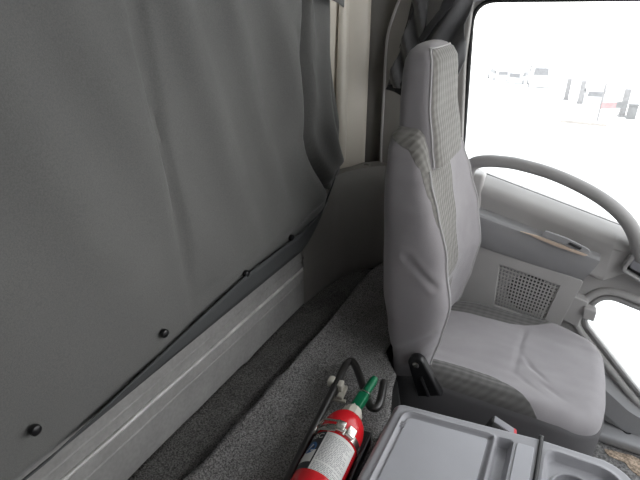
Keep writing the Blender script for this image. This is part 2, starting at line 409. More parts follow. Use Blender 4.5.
# inner door handle recess
hr = [atx(x, y, 1.36) for x, y in [(637, 246), (620, 269), (664, 297), (682, 266)]]
h2 = [atx(x, y, 1.36) for x, y in [(639.5, 251), (625, 269), (662, 291), (677, 267)]]
L1 = roundpoly([yz(p) for p in hr], .012, 5); L2 = roundpoly([yz(p) for p in h2], .010, 5)
hf = plate('handle_bezel', [L1, L2], 'X', 1.364, .03, .003, M_handle, door)
plate('handle_recess', [L2], 'X', 1.372, .006, .0, M_black, hf)
hh = [atx(x, y, 1.355) for x, y in [(633, 258), (629, 268), (660, 284), (668, 272)]]
plate('handle_lever', [roundpoly([yz(p) for p in hh], .006, 4)], 'X', 1.361, .012, .003, M_grey_ink, hf)
# lower door moulding and threshold plate with screw
b = MB(); b.strip([[W(1.40, y, z0), W(1.37, y, z0-.03), W(1.365, y, z0-.10), W(1.375, y, -1.14)] for y, z0 in [(.3, -.93), (.1, -.93), (-.1, -.93), (-.2, -.99), (-.3, -1.06), (-.4, -1.10), (-.7, -1.10)]])
b.build('lower_moulding', M_door_dark, door)
b = MB(); b.box(W(1.32, -.85, -1.20), W(1.43, .33, -1.165), .012)
th = struct(b.build('trim_6', M_door_dark))
q = atz(627, 431, -1.165); b = MB(); b.lathe(q+Vector((0, 0, -.002)), (0, 0, 1), [(0, .013), (.003, .013), (.004, .009), (.001, .006), (.001, .0)], 20); b.build('screw', M_black, th)
# dusty patch on the floor
pts = [atz(x, y, -1.2) for x, y in [(604, 449), (616, 452), (632, 456), (652, 466), (655, 478), (640, 476), (630, 470), (622, 461), (610, 457)]]
pl = [Vector((p.x+.008*noise.noise(p*30), p.y+.008*noise.noise(p*37))) for p in spline(pts, 6, True)]
struct(plate('trim_7', [[(p[0], p[1]) for p in pl]], 'Z', .001, .002, 0, M_stain))

# ================================================================= REAR CURTAIN
def cur_right(z):
    return lerp_tab([(-.60, 1.16), (-.50, 1.18), (-.44, 1.19), (-.30, 1.188), (-.12, 1.168), (-.03, 1.15), (.0, 1.135), (.3, 1.13)], z)[0]
def cur_bot(x): return -.600+.135*max(0, min(1, (x-.99)/.20))**1.6
def sst_(a, b, x):
    t = max(0, min(1, (x-a)/(b-a))); return t*t*(3-2*t)
def fold(x, z):
    """how far the cloth stands off the wall"""
    top = max(0, min(1, (z+.6)/.6))
    d = .008*math.sin(x*9+.5)*top
    for x0, sl, w, a in [(.56, -.05, .012, -.010), (.64, -.30, .035, .011), (.76, -.32, .03, .010), (.30, -.35, .07, .012), (.88, -.40, .035, .012), (.97, -.36, .03, .010), (1.03, -.25, .025, .008), (.44, -.45, .05, .008)]:
        c = x0+sl*(z-.0)                 # folds lean towards the lower right
        d += 1.35*a*math.exp(-((x-c)/w)**2)*min(1, max(0, (z+.56)/.25))
    # deep crease and rolled edge at the right
    c = 1.005+.165*max(0, min(1, (-.28-z)/.24))**1.5
    d -= .045*math.exp(-((x-c)/.016)**2)*min(1, max(0, (z+.54)/.1))
    d += .026*math.exp(-((x-c-.095)/.065)**2)*min(1, max(0, (z+.50)/.1))
    d += .007*math.sin((x-c)*75)*(1 if x > c+.01 else 0)*min(1, max(0, (z+.50)/.1))
    d += .022*math.exp(-((x-c+.06)/.05)**2)*min(1, max(0, (z+.56)/.1))
    e = max(0, z-cur_bot(x)); d += .016*sst_(.055, .10, e)*math.exp(-((e-.11)/.12)**2)*max(0, min(1, (x-.45)/.5))
    d += .004*noise.noise((x*7, z*7, 3))
    return d
nx, nz = 190, 90
rows = []
for j in range(nz+1):
    v = j/nz; row = []
    for i in range(nx+1):
        u = i/nx; x = -.35+u*1.55
        zb = cur_bot(x); z = zb+(.28-zb)*v
        xr = cur_right(z)
        x = -.35+(xr+.35)*u
        zb = cur_bot(x); z = zb+(.28-zb)*v
        row.append(W(x, .590-max(-.012, fold(x, z)), z))
    rows.append(row)
b = MB(); b.strip(rows)
cur = b.build('rear_curtain', M_curtain)
md = cur.modifiers.new('thickness', 'SOLIDIFY'); md.thickness = .0015
tag(cur, 'long dark grey curtain hung across the rear cab wall, snapped down along its bottom edge', 'curtain')
# hem strip along the bottom with snap studs
rows = []
for i in range(120):
    x = -.35+1.53*i/119; zb = cur_bot(x)
    h = .006+.054*max(0, min(1, (x-.25)/.5))*max(.4, min(1, (1.15-x)/.12))
    rows.append([W(x, .587-.002*k, zb-.004+h*k/4) for k in range(5)][::-1])
b = MB(); b.strip(rows); hem = b.build('hem', M_hem, cur)
md = hem.modifiers.new('thickness', 'SOLIDIFY'); md.thickness = .003
first = None
for (px, py) in [(37, 431), (166, 334), (248, 274), (293, 238)]:
    p = aty(px, py, .577)
    if first is None:
        b = MB(); b.lathe(p+Vector((0, .008, 0)), (0, -1, 0), [(0, .0075), (.004, .0085), (.008, .0075), (.010, .004), (.0105, 0)], 20)
        first = b.build('snap_button', M_black, cur); p0 = p
    else:
        o = first.copy(); C.objects.link(o); o.parent = cur; o.location = first.location+(p-p0)
rows = []
for i in range(40):
    x = .93+.200*i/39; zl = .035-.055*(i/39)**.8
    rows.append([W(x, .548-.02*math.sin(3+i*.16)*(.4+k/10)-.01, zl+(.2-zl)*k/5) for k in range(6)])
b = MB(); b.strip(rows); o = b.build('header_flap', M_curtain, cur); md = o.modifiers.new('thickness', 'SOLIDIFY'); md.thickness = .003

# ================================================================= CARPETS on the shelf
def carpet(name, outline, z, m, th, amp, label):
    """grid patch clipped to an outline, thickened and rumpled"""
    bm = bmesh.new()
    vs = [bm.verts.new((p[0], p[1], 0)) for p in outline]; bm.faces.new(vs)
    lo = [min(p[i] for p in outline) for i in (0, 1)]; hi = [max(p[i] for p in outline) for i in (0, 1)]
    for ax in (0, 1):
        k = int((hi[ax]-lo[ax])/.018)
        for i in range(1, k):
            co = [0, 0, 0]; no = [0, 0, 0]; co[ax] = lo[ax]+(hi[ax]-lo[ax])*i/k; no[ax] = 1
            bmesh.ops.bisect_plane(bm, geom=bm.verts[:]+bm.edges[:]+bm.faces[:], plane_co=co, plane_no=no)
    for v in bm.verts:
        v.co.z = OFF+z(v.co.x, v.co.y)+amp*noise.noise((v.co.x*7, v.co.y*7, 1))+amp*.5*noise.noise((v.co.x*20, v.co.y*20, 5))
    me = bpy.data.meshes.new(name); bm.to_mesh(me); bm.free()
    o = link(name, me, m)
    md = o.modifiers.new('thickness', 'SOLIDIFY'); md.thickness = th; md.offset = 1
    tag(o, label, 'carpet'); return o
edge = [(-.3, .515), (.1, .508), (.30, .503), (.41, .500), (.47, .487), (.55, .492), (.64, .486), (.70, .492), (.75, .480), (.85, .484), (.95, .480), (1.07, .486), (1.13, .490)]
back = [(-.3, .600), (.5, .600), (.70, .603), (.74, .592), (.80, .600), (1.0, .600), (1.12, .588), (1.24, .555), (1.33, .49)]
carpet('rear_carpet', [(-.3, .45)]+[(x, y) for x, y in back]+[(1.25, .45)], lambda x, y: -.790-.012*math.exp(-((y-.49)/.02)**2), M_carpet, .007, .004,
       'darker grey carpet strip along the foot of the rear rail, under the other carpet')
fr = [(-.3, .24), (.0, .235), (.6, .228), (.74, .225), (.82, .25), (.86, .256), (.89, .282), (.93, .310), (1.38, .326), (1.385, .42), (1.33, .475), (1.24, .49), (1.18, .493)]
carpet('front_carpet', [(p.x, p.y) for p in spline([(x, y, 0) for x, y in edge], 5)]+fr[::-1], lambda x, y: -.785+.014*math.exp(-((y-.478)/.025)**2), M_carpet2, .007, .004,
       'lighter grey carpet sheet with a loose cut edge under the extinguisher and rod')

# ================================================================= BENT ROD beside the extinguisher
rp = [(264, 528), (276, 504), (288, 480), (300, 456), (312, 432), (324, 408), (336, 384), (343, 370), (346, 364.5), (350.5, 361), (355, 365), (362, 383), (368, 401), (371, 407), (376, 408), (380, 402), (383, 388), (384, 382)]
pts = spline([atz(x, y, -.752) for x, y in rp], 5)
b = MB(); b.tube(pts, .0085, 12)
rod = b.build('bent_rod', M_steel); tag(rod, 'black bent steel rod with a hooked end lying along the carpet beside the extinguisher', 'rod')
q = atz(333, 381.5, -.745); r2 = atz(338, 391, -.745)
ax = (pts[15]-pts[5]).normalized(); sd = Vector((ax.y, -ax.x, 0))
def obox(c, u, v, w, a, bb, cc):
    m = MB(); m.box((-a, -bb, -cc), (a, bb, cc), min(a, bb, cc)*.4)
    for i, p in enumerate(m.v): m.v[i] = c+u*p.x+v*p.y+w*p.z
    return m
Z_ = Vector((0, 0, 1))
b = MB()
for cpx, ext in [((331.5, 381.5), .012), ((340.5, 386), .010)]:
    m_ = obox(atz(*cpx, -.752), ax, sd, Z_, .010, ext*.6, .009); b.add(m_.v, m_.f)
m_ = obox(atz(342, 393, -.765), ax, sd, Z_, .020, .007, .006); b.add(m_.v, m_.f)
m_ = obox(atz(338.5, 400, -.770), ax, sd, Z_, .004, .016, .004); b.add(m_.v, m_.f)
b.build('clip', M_cream, rod)

# ================================================================= FIRE EXTINGUISHER
E0 = W(.33, .255, -.731); E1 = W(.648, .275, -.726); axe = (E1-E0).normalized(); Ltot = (E1-E0).length; RE = .0405
e_up = (Z_-axe*Z_.dot(axe)).normalized(); e_rt = axe.cross(e_up)      # towards the console
if e_rt.y > 0: e_rt = -e_rt
def cyl(s, ph, r=RE): return E0+axe*s+(e_up*math.cos(ph)+e_rt*math.sin(ph))*r
ext = empty('fire_extinguisher', E0, 'small red fire extinguisher with green lever lying on the carpet beside the console', 'fire extinguisher')
ORG[ext.name] = E0.copy()
prof = [(0, .0), (0, .028), (.004, .034), (.012, RE)]+[(Ltot-.055, RE)]+[(Ltot-.055+.048*math.sin(t), .014+(RE-.014)*math.cos(t)) for t in [PI/2*i/10 for i in range(1, 11)]]+[(Ltot, .014), (Ltot+.004, .0)]
b = MB(); b.lathe(E0, axe, prof, 48); b.build('cylinder', M_red, ext)
# collar and valve
b = MB(); b.lathe(E0+axe*(Ltot-.008), axe, [(0, .0), (0, .021), (.013, .021), (.014, .017), (.022, .017), (.023, .012), (.030, .012), (.030, 0)], 10)
b.build('valve', M_cream, ext, False)
# green lever pair
tip = atz(375, 378, -.708); root = E0+axe*(Ltot+.010)
d = (tip-root).normalized(); s_ = d.cross(Z_).normalized(); u_ = s_.cross(d)
b = MB(); m_ = obox(root.lerp(tip, .24), d, s_, u_, (tip-root).length*.26, .0105, .0095); b.add(m_.v, m_.f)
lev = b.build('lever_housing', M_green, ext)
b = MB(); n0 = root.lerp(tip, .35); b.tube([n0, root.lerp(tip, .6), root.lerp(tip, .9), tip], [.0092, .0090, .0088, .0072], 12)
b.build('lever', M_green, ext)
b = MB(); c = root.lerp(tip, .52); b.tube([c-s_*.013+u_*.004, c+u_*.011-d*.0, c+s_*.010+u_*.008, c+s_*.014+u_*.001, c+s_*.012-d*.004-u_*.003], .0013, 6); b.build('safety_pin', M_chrome, ext)
def patch(ph0, ph1, s0, s1, r, n=16):
    m = MB(); m.strip([[cyl(s0+(s1-s0)*k/2, ph0+(ph1-ph0)*i/n, r) for k in range(3)] for i in range(n+1)]); return m
rad = math.radians
sT = Ltot-.086; sB = Ltot-.168
lab = patch(rad(-18), rad(72), sB, sT, RE+.0006).build('paper_label', M_white, ext); lab['label'] = 'white printed paper panel'
# rows of fine print run around the body, a narrow column of it to the left
b = MB()
random.seed(3)
for i in range(26):
    s = sT-.008-i*.0029
    a0 = -13; 
    while a0 < 62:
        w = random.uniform(3, 10); a1 = min(62, a0+w)
        if not (18 < i < 20): 
            m_ = patch(rad(a0), rad(a1), s-.0006, s+.0004, RE+.0009, 3); b.add(m_.v, m_.f)
        a0 = a1+random.uniform(1.5, 3)
        if a0 > 40 and random.random() < .4: break
b.build('fine_print', M_grey_ink, lab, False)
dk = patch(rad(-72), rad(-18), sB, sT, RE+.0006).build('class_panel', M_ink, ext); dk['label'] = 'black and blue fire class panel with white letters'
patch(rad(-66), rad(-22), sB+.014, sB+.040, RE+.0009).build('pale_block', M_white, dk, False)
# blue disc
def curved(shape2d, s0, ph0):
    return [cyl(s0+y, ph0+x/RE, RE+.0010) for x, y in shape2d]
disc = [(0, 0)]+[(.013*math.cos(2*PI*i/24), .013*math.sin(2*PI*i/24)) for i in range(24)]
b = MB(); b.add(curved(disc, sT-.036, rad(-44)), [(0, 1+i, 1+(i+1) % 24) for i in range(24)]); b.build('blue_disc', M_blue, dk, False)
def curved_text(txt, size, s0, ph0, m, parent, name, r=.0013):
    cu = bpy.data.curves.new('tmp', 'FONT'); cu.body = txt; cu.size = size; cu.align_x = 'CENTER'; cu.align_y = 'CENTER'; cu.extrude = 0; cu.resolution_u = 3; cu.offset = size*.012
    o = bpy.data.objects.new('tmp', cu); C.objects.link(o)
    dg = bpy.context.evaluated_depsgraph_get(); dg.update()
    me = bpy.data.meshes.new_from_object(o.evaluated_get(dg)); me.name = name; me.materials.clear()
    bpy.data.objects.remove(o); bpy.data.curves.remove(cu)
    for v in me.vertices: v.co = cyl(s0+v.co.y, ph0+v.co.x/RE, RE+r)
    return link(name, me, m, parent, False)
curved_text('ABC', .0155, sT-.011, rad(-43), M_white, dk, 'lettering')
b = MB(); b.add(curved([(-.006, -.006), (-.003, -.007), (.006, .005), (.003, .007)], sT-.036, rad(-44)), [(0, 1, 2, 3)]); b.v = [v+(v-E0-axe*(v-E0).dot(axe)).normalized()*.0005 for v in b.v]; b.build('pale_stroke', M_white, dk, False)
# metal band clamp with over-centre latch
sC = Ltot-.074
b = MB(); b.rings([[cyl(sC+ds, 2*PI*i/48, RE+dr) for i in range(48)] for ds, dr in [(-.008, .0005), (-.008, .002), (.006, .002), (.006, .0005)]], closed=True)
cl = b.build('band_clamp', M_chrome, ext)
b = MB()
for a, hgt in [(8, .011), (34, .010)]:
    m_ = obox(cyl(sC+.002, rad(a), RE+.006), axe, (e_rt*math.cos(rad(a))-e_up*math.sin(rad(a))), (e_up*math.cos(rad(a))+e_rt*math.sin(rad(a))), .010, .0085, .005); b.add(m_.v, m_.f)
b.build('latch', M_chrome, cl)
b = MB(); b.tube([cyl(sC+.010, rad(2), RE+.008), cyl(sC+.010, rad(-35), RE+.010), cyl(sC+.006, rad(-62), RE+.006), cyl(sC-.012, rad(-62), RE+.005), cyl(sC-.014, rad(-35), RE+.009), cyl(sC-.011, rad(2), RE+.008)], .0022, 8)
b.build('wire_loop', M_chrome, cl)
b = MB(); m_ = obox(cyl(sC-.02, rad(150), RE+.003), axe, e_rt, Z_, .10, .020, .003); b.add(m_.v, m_.f)
m_ = obox(E0+axe*(sC-.05)+e_rt*(RE+.006)-Z_*.018, axe, e_rt, Z_, .10, .003, .014); b.add(m_.v, m_.f)
b.build('wall_bracket', M_black, ext)

# ================================================================= CENTRE CONSOLE
con = empty('centre_console', W(.45, 0, -1.2), 'grey plastic centre console with flat recessed lid and tray, beside the seat', 'console')
ZT = -.700
def sst(e0, e1, x): t = max(0, min(1, (x-e0)/(e1-e0))); return t*t*(3-2*t)
def edgeX(y): return .690+.035*max(0, min(1, (.19-y)/.24))
out = roundpoly([(.15, .203), (.690, .203), (.726, -.05), (.733, -.205), (.15, -.205)], [.01, .022, .02, .06, .01], 8)
def sdist(p, poly):
    """signed inside distance to a convex polygon"""
    best = 1e9; k = len(poly); x = Vector(p)
    ins = True
    for i in range(k):
        a = poly[i]; bb = poly[(i+1) % k]; ab = bb-a
        if ab.length < 1e-9: continue
        t = max(0, min(1, (x-a).dot(ab)/ab.length_squared)); best = min(best, (x-a-ab*t).length)
        if ab.x*(x.y-a.y)-ab.y*(x.x-a.x) > 0: ins = False
    return best if ins else -best
lidpoly = roundpoly([(.10, .178), (.680, .178), (.698, .022), (.10, .022)], [.005, .018, .006, .005], 6)
trough = roundpoly([(.10, .016), (.703, .016), (.705, -.012), (.10, -.012)], .008, 4)
tray = roundpoly([(.10, -.070), (.712, -.066), (.715, -.182), (.10, -.182)], [.005, .02, .045, .005], 6)
cup = tuple(atz(574, 493, -.712)[:2])
def ctop(x, y):
    p = (x, y); h = 0.
    d = sdist(p, out); h -= .012*(1-min(1, max(0, d)/.012))**2
    d = sdist(p, lidpoly); h -= .006*sst(-.004, .004, d)
    h += .003*math.exp(-((d+.001)/.004)**2)
    d = sdist(p, trough); h -= .020*sst(-.001, .006, d)
    d = sdist(p, tray); h -= .012*sst(-.002, .006, d); h += .002*math.exp(-((d+.003)/.004)**2)
    r = math.hypot(x-cup[0], y-cup[1]); h -= .045*sst(.036, .031, r)
    return h
nu, nv = 230, 170
rows = []
# parametrise on the outline: shrink rows of the outline's bounding span
def xspan(y):
    if y > .203-.022:
        t = (y-(.203-.022))/.022; return .693-.012*t*t*1.2
    if y < -.145:
        t = (-.145-y)/.06; return .731-.055*(1-math.sqrt(max(0, 1-t*t)))
    return .690+(.203-y)/.253*.036 if y > -.05 else .726+(-.05-y)*.045
for j in range(nv+1):
    y = -.205+.408*j/nv; xr = xspan(y); row = []
    for i in range(nu+1):
        xr += .011 if i == 0 else 0; x = .25+(xr-.25)*i/nu
        dd = min(xr-x, .203-y, y+.205); e = .010*(1-min(1, dd/.010))**2
        p = (x, y); h = -e
        d = sdist(p, lidpoly); h -= .005*sst(-.004, .004, d); h += .003*math.exp(-((d+.002)/.004)**2)
        d = sdist(p, trough); h -= .020*sst(-.001, .006, d)
        d = sdist(p, tray); h -= .014*sst(-.002, .006, d); h += .002*math.exp(-((d+.003)/.004)**2)
        r = math.hypot(x-cup[0], y-cup[1]); h -= .045*sst(.036, .031, r)
        row.append(W(x, y, ZT+h))
    rows.append(row)
b = MB(); b.strip(rows)
per = [r[-1] for r in rows]; per = [*rows[0][:-1], *per, *rows[-1][:-1][::-1]]
b.strip([per, [p+Vector((.004*(1 if p.x > .6 else 0), .0, -.03)) for p in per], [Vector((p.x, p.y, OFF-.86)) for p in per], [Vector((p.x, p.y, 0.001)) for p in per]])
con_body = b.build('body', M_console, con)
pl = roundpoly([(.25, .171), (.672, .171), (.690, .029), (.25, .029)], [.002, .012, .006, .002], 6)
plate('lid', [pl], 'Z', OFF+ZT-.0035, .004, .001, M_lid, con)
pl = roundpoly([(.25, -.018), (.703, -.018), (.706, -.046), (.25, -.048)], .004, 3)
plate('flat_lid', [pl], 'Z', OFF+ZT+.0005, .003, .001, M_lid, con)
# embossed mark in the lid corner
q = atz(402, 424, ZT-.001)
b = MB()
for k in range(3): b.box(q+Vector((-.006+.005*k, -.006, 0)), q+Vector((-.003+.005*k, .006, .0006)))
b.build('embossed_mark', M_console, con, False)
b = MB(); b.tube([(cup[0]+.035*math.cos(2*PI*i/32), cup[1]+.035*math.sin(2*PI*i/32), OFF+ZT-.0125) for i in range(32)], .0022, 8, True); b.build('cup_ring', M_console, con)
# black strap looped over the console edge
sy = -.055; rows = []
pth = [(.27, ZT+.0025), (.5, ZT+.0025), (.70, ZT+.0025), (.730, ZT+.002), (.744, ZT-.004), (.749, ZT-.02), (.750, ZT-.12)]
pth = spline([(x, 0, z) for x, z in pth], 5)
b = MB(); b.strip([[W(p.x+(.0), sy+k*.0035, p.z) for k in (-1, 0, 1)] for p in pth])
st = b.build('strap', M_black); md = st.modifiers.new('thickness', 'SOLIDIFY'); md.thickness = .0016; md.offset = 0
tag(st, 'narrow black strap running over the console edge by the cup tray', 'strap')

# ================================================================= PASSENGER SEAT
SX = 1.108
seat = empty('passenger_seat', W(SX, .1, -1.2), 'grey cloth high-back passenger seat with quilted inserts beside the door', 'seat')
# --- cushion
def top_z(x, y):
    u = (x-SX)/.215; v = (y-.07)/.235
    z = -.795-.034*(x-.893)/.43+.012*(1-u*u)+.006*(1-v*v)-.02*max(0, v-.4)
    z -= .007*math.exp(-((y-.018)/.007)**2)*max(0, 1-(u*1.35)**2)*.6                   # cross seam
    ua = abs(u)
    z += .010*math.exp(-((ua-.82)/.16)**2)*(1 if v > -.5 else max(0, 1-(-.5-v)*3))         # side rolls
    z += .0035*noise.noise((x*14, y*10, 2))+.002*noise.noise((x*32, y*16, 7))
    for (cx, cy, a, l) in [(.985, -.01, .9, .035), (1.03, -.035, .75, .03), (.985, -.065, 1.05, .03), (1.06, -.01, .5, .03)]:
        dx, dy = x-cx, y-cy; p = dx*math.cos(a)+dy*math.sin(a); q = -dx*math.sin(a)+dy*math.cos(a)
        z -= .0032*math.exp(-(q/.006)**2-(p/l)**2)
    return z
nt = 160; rings = []
def ring(inset, zf):
    row = []
    for i in range(nt):
        a = 2*PI*i/nt; c, s = math.cos(a), math.sin(a)
        hx, hy = .2125-inset, .243-inset
        e = 2/4.6 if s < 0 else 2/6
        x = SX+hx*sgnpow(c, e); y = .06+hy*sgnpow(s, e); row.append(W(x, y, zf(x, y)))
    return row
# rings from the centre outwards: scaled footprint
rows = []
rr = .036
for k in range(1, 30):
    f = k/30; row = []
    for p in ring(rr, top_z):
        x = SX+(p.x-SX)*f; y = .06+(p.y-.06)*f; row.append(W(x, y, top_z(x, y)))
    rows.append(row)
for k in range(0, 11):
    t = PI/2*k/10; ins = rr*(1-math.sin(t)); dz = rr*(1-math.cos(t))
    rows.append(ring(ins, lambda x, y: top_z(x, y)-dz))
for zz, ins in [(-.88, -.002), (-.91, -.001), (-.94, .004), (-.97, .018), (-.985, .035)]: rows.append(ring(ins, lambda x, y: zz))
b = MB(); b.rings(rows)
cush = b.build('seat_cushion', M_seat2, seat)
def pat_c(p):
    ux = abs(p.x-SX); lim = .118-.02*max(0, -(p.y-.1))
    front = -.055+ .25*max(0, .19-ux)
    d = min(ux-lim-.55*max(0, .055-p.y)**1.3*2.2-(.030 if p.x < SX else 0), p.y-(-.13))
    return d
setattr_pattern(cush, pat_c)
# dark lower valance of the cushion
rows = [ring(ins, (lambda zz: (lambda x, y: zz+.014*math.sin(2*(x+y)*4)*0+max(0, (top_z(x, y)+.83))*.3))(zz)) for zz, ins in []]
fd = lambda x, y: .022*sst(.09, .19, -y)
rows = [ring(.004, lambda x, y: top_z(x, y)-.021-fd(x, y)), ring(-.001, lambda x, y: top_z(x, y)-.028-fd(x, y)), ring(-.0036, lambda x, y: top_z(x, y)-.036-fd(x, y))]+[ring(ins, (lambda zz: (lambda x, y: zz))(zz)) for zz, ins in [(-.90, -.0038), (-.945, -.002), (-.965, .006), (-.99, .015), (-1.0, .03)]]
b = MB(); b.rings(rows, caps=False); b.build('cushion_skirt', M_seatlow, seat)
b = MB(); b.box(W(SX-.17, -.08, -1.2), W(SX+.17, .25, -.96), .01); b.build('seat_base', M_dark, seat)
# --- backrest
TAB = [(-.90, .185, .235, .285, .01), (-.84, .200, .215, .292, .02), (-.78, .208, .198, .297, .035), (-.70, .212, .178, .319, .045), (-.61, .214, .166, .337, .048),
       (-.50, .209, .188, .345, .042), (-.40, .199, .222, .350, .032), (-.34, .186, .246, .354, .022), (-.29, .168, .266, .356, .012), (-.262, .148, .280, .356, .006), (-.245, .120, .295, .346, 0.), (-.238, .085, .310, .344, 0.)]
def sec(z, a, tab=TAB, xc=SX, e=5.0):
    hw, yf, yb, dep = lerp_tab(tab, z)
    c, s = math.cos(a), math.sin(a)
    ux = sgnpow(c, 2/e); x = xc+hw*ux; yf -= (.016*max(0, -ux)**3 if tab is TAB else 0); ym = (yf+yb)/2; hy = (yb-yf)/2
    y = ym+hy*sgnpow(s, 2/ (3.2 if s < 0 else 4))
    if s < 0: y += dep*max(0, 1-abs(ux)**3*1.7)*min(1, abs(s)*1.5)
    return W(x, y, z)
def aty_(p):
    q = atx(p[0], p[1], .90); return (q.y, q.z-OFF)
def jit(p):
    q = p.copy(); q.y += .003*noise.noise((p.x*9, p.y*9, p.z*9)); q.x += .003*noise.noise((p.y*11+4, p.x*3, p.z*8))
    if p.x < SX-.12:                                   # pulled creases on the outer side
        for y0, z0, y1, z1, a in CREASE:
            A = Vector((y0, z0)); B = Vector((y1, z1)); X = Vector((p.y, p.z-OFF)); d = (B-A)
            t = max(0, min(1, (X-A).dot(d)/d.length_squared)); r = (X-A-d*t).length
            q.x += a*math.exp(-(r/.007)**2)-a*.7*math.exp(-((r-.014)/.008)**2)
    return q
CREASE = [tuple(c for p in (a, b) for c in (aty_(p)))+(w,) for a, b, w in [((406, 256), (434, 288), .0026), ((390, 352), (434, 336), .0028), ((396, 368), (432, 354), .002)]]
zs = [-.90+.662*i/140 for i in range(141)]
na = 220
rows = [[sec(z, 2*PI*i/na) for i in range(na)] for z in zs]
rows = [[jit(p) for p in r] for r in rows]
b = MB(); b.rings(rows); back_o = b.build('backrest', M_seat, seat)
def pat_b(p):
    hw, yf, yb, dep = lerp_tab(TAB, p.z); ux = abs(p.x-SX)
    mid = (yf+yb)/2
    cen = min(.088+.03*max(0, (p.z+.36))/.1-abs(p.x-SX+.022), (mid-p.y)*1.0, p.z+.80, max(abs(p.z+.655)-.012, p.z+.64))
    # quilted cloth wraps over the shoulders
    zb = lerp_tab([(.20, -.46), (.215, -.43), (.24, -.37), (.27, -.31), (.30, -.278), (.35, -.262)], p.y)[0]
    sh = p.z-zb if p.x < SX+.02 else min(p.z+.31, .5)
    return max(cen, sh)
setattr_pattern(back_o, pat_b)
for sgn in (-1, 1):
    ang = PI+.86 if sgn < 0 else -.86
    pts = [jit(sec(z, ang))+Vector((sgn*.0005, -.0005, 0)) for z in [-.82+.5*i/40 for i in range(41)]]
    b = MB(); b.tube(pts, .003, 8); b.build('piping', M_piping, back_o)
# --- headrest
HT = [(-.345, .085, .285, .335, .0), (-.340, .105, .258, .340, .0), (-.328, .116, .240, .345, .002), (-.28, .119, .249, .350, .004), (-.20, .115, .266, .352, .004), (-.14, .110, .271, .352, .003), (-.115, .105, .275, .350, 0), (-.098, .095, .284, .344, 0), (-.088, .070, .296, .336, 0), (-.083, .045, .305, .328, 0)]
HX = 1.112
zs = [-.345+.262*i/60 for i in range(61)]
rows = [[sec(z, 2*PI*i/80, HT, HX, 5) for i in range(80)] for z in zs]
b = MB(); b.rings(rows); head = b.build('headrest', M_seat, seat)
def pat_h(p):
    hw, yf, yb, dep = lerp_tab(HT, p.z)
    return min(hw-.011-abs(p.x-HX), (yf+.024-p.y), -.0905-p.z)
setattr_pattern(head, pat_h)
pts = [sec(z, PI+.55, HT, HX, 5)+Vector((0, -.001, 0)) for z in [-.325+.215*i/20 for i in range(21)]]
pts += [sec(z, PI+.55, HT, HX, 5)+Vector((0, -.001, 0)) for z in (-.104, -.099, -.095)]
pts += [sec(-.092, PI+.55+(PI-1.1)*i/16, HT, HX, 5)+Vector((0, 0, .001)) for i in range(17)]
b = MB(); b.tube(pts, .0018, 6); b.build('piping', M_piping, head)
# --- recliner lever
q0 = atx(418, 361, .884); q1 = atx(431, 393, .884); q2 = atx(440, 391, .884)
lp = []
d = (Vector(yz(q1))-Vector(yz(q0))).normalized(); nn = Vector((d.y, -d.x))
c0 = Vector(yz(q0)); c1 = Vector(yz(q1))
R1 = .020; R2 = .030
aa = math.atan2(d.y, d.x)
lp = [c0+R1*Vector((math.cos(aa+PI/2+PI*i/12), math.sin(aa+PI/2+PI*i/12))) for i in range(13)]
lp += [c1-nn*(-R2), c1-nn*R2] if (c0+R1*Vector((math.cos(aa+PI/2+PI), math.sin(aa+PI/2+PI)))-(c1+nn*R2)).length < (c0+R1*Vector((math.cos(aa+PI/2+PI), math.sin(aa+PI/2+PI)))-(c1-nn*R2)).length else [c1-nn*R2, c1+nn*R2]
rec = plate('recliner_lever', [lp], 'X', .880, .022, .005, M_black, seat)
rec['label'] = 'black recliner lever'
b = MB(); b.lathe(Vector((.870, q0.y, q0.z)), (-1, 0, 0), [(0, .008), (.003, .008), (.004, .005), (.004, 0)], 16); b.build('bolt', M_chrome, rec)
b = MB(); g0 = c0.lerp(c1, .35); g1 = c0.lerp(c1, .95)
b.tube([Vector((.868, g0.x, g0.y)), Vector((.868, g1.x, g1.y))], .0045, 8); b.build('rib', M_black, rec)

# ================================================================= SEAT BELT BUCKLE between console and seat
bc = atx(500, 430.5, .79)
m_ = MB(); stalk = [W(bc.x-.03, bc.y+.05, -1.198), W(bc.x-.02, bc.y+.035, -1.0), bc+Vector((-.012, .012, -.07))]; bk = empty('seat_belt_buckle', Vector((bc.x, bc.y, .002)), 'dark seat belt buckle with red button poking up between console and seat', 'seat belt buckle')
u = Vector((.25, -.35, .9)).normalized(); v = Vector((0, 1, .38)).normalized(); w = u.cross(v).normalized(); v = w.cross(u)
m_ = obox(bc-u*.03, u, v, w, .045, .025, .014); m_.build('housing', M_clear, bk); m_ = MB(); m_.tube(spline(stalk, 6), .008, 8); m_.build('stalk', M_black, bk)
m_ = obox(bc-u*.006-v*.0235, u, v, w, .021, .004, .0145); m_.build('release_button', M_redbtn, bk)
m_ = obox(bc+u*.0146, u, v, w, .0012, .021, .0115); m_.build('metal_lip', M_grey_ink, bk)

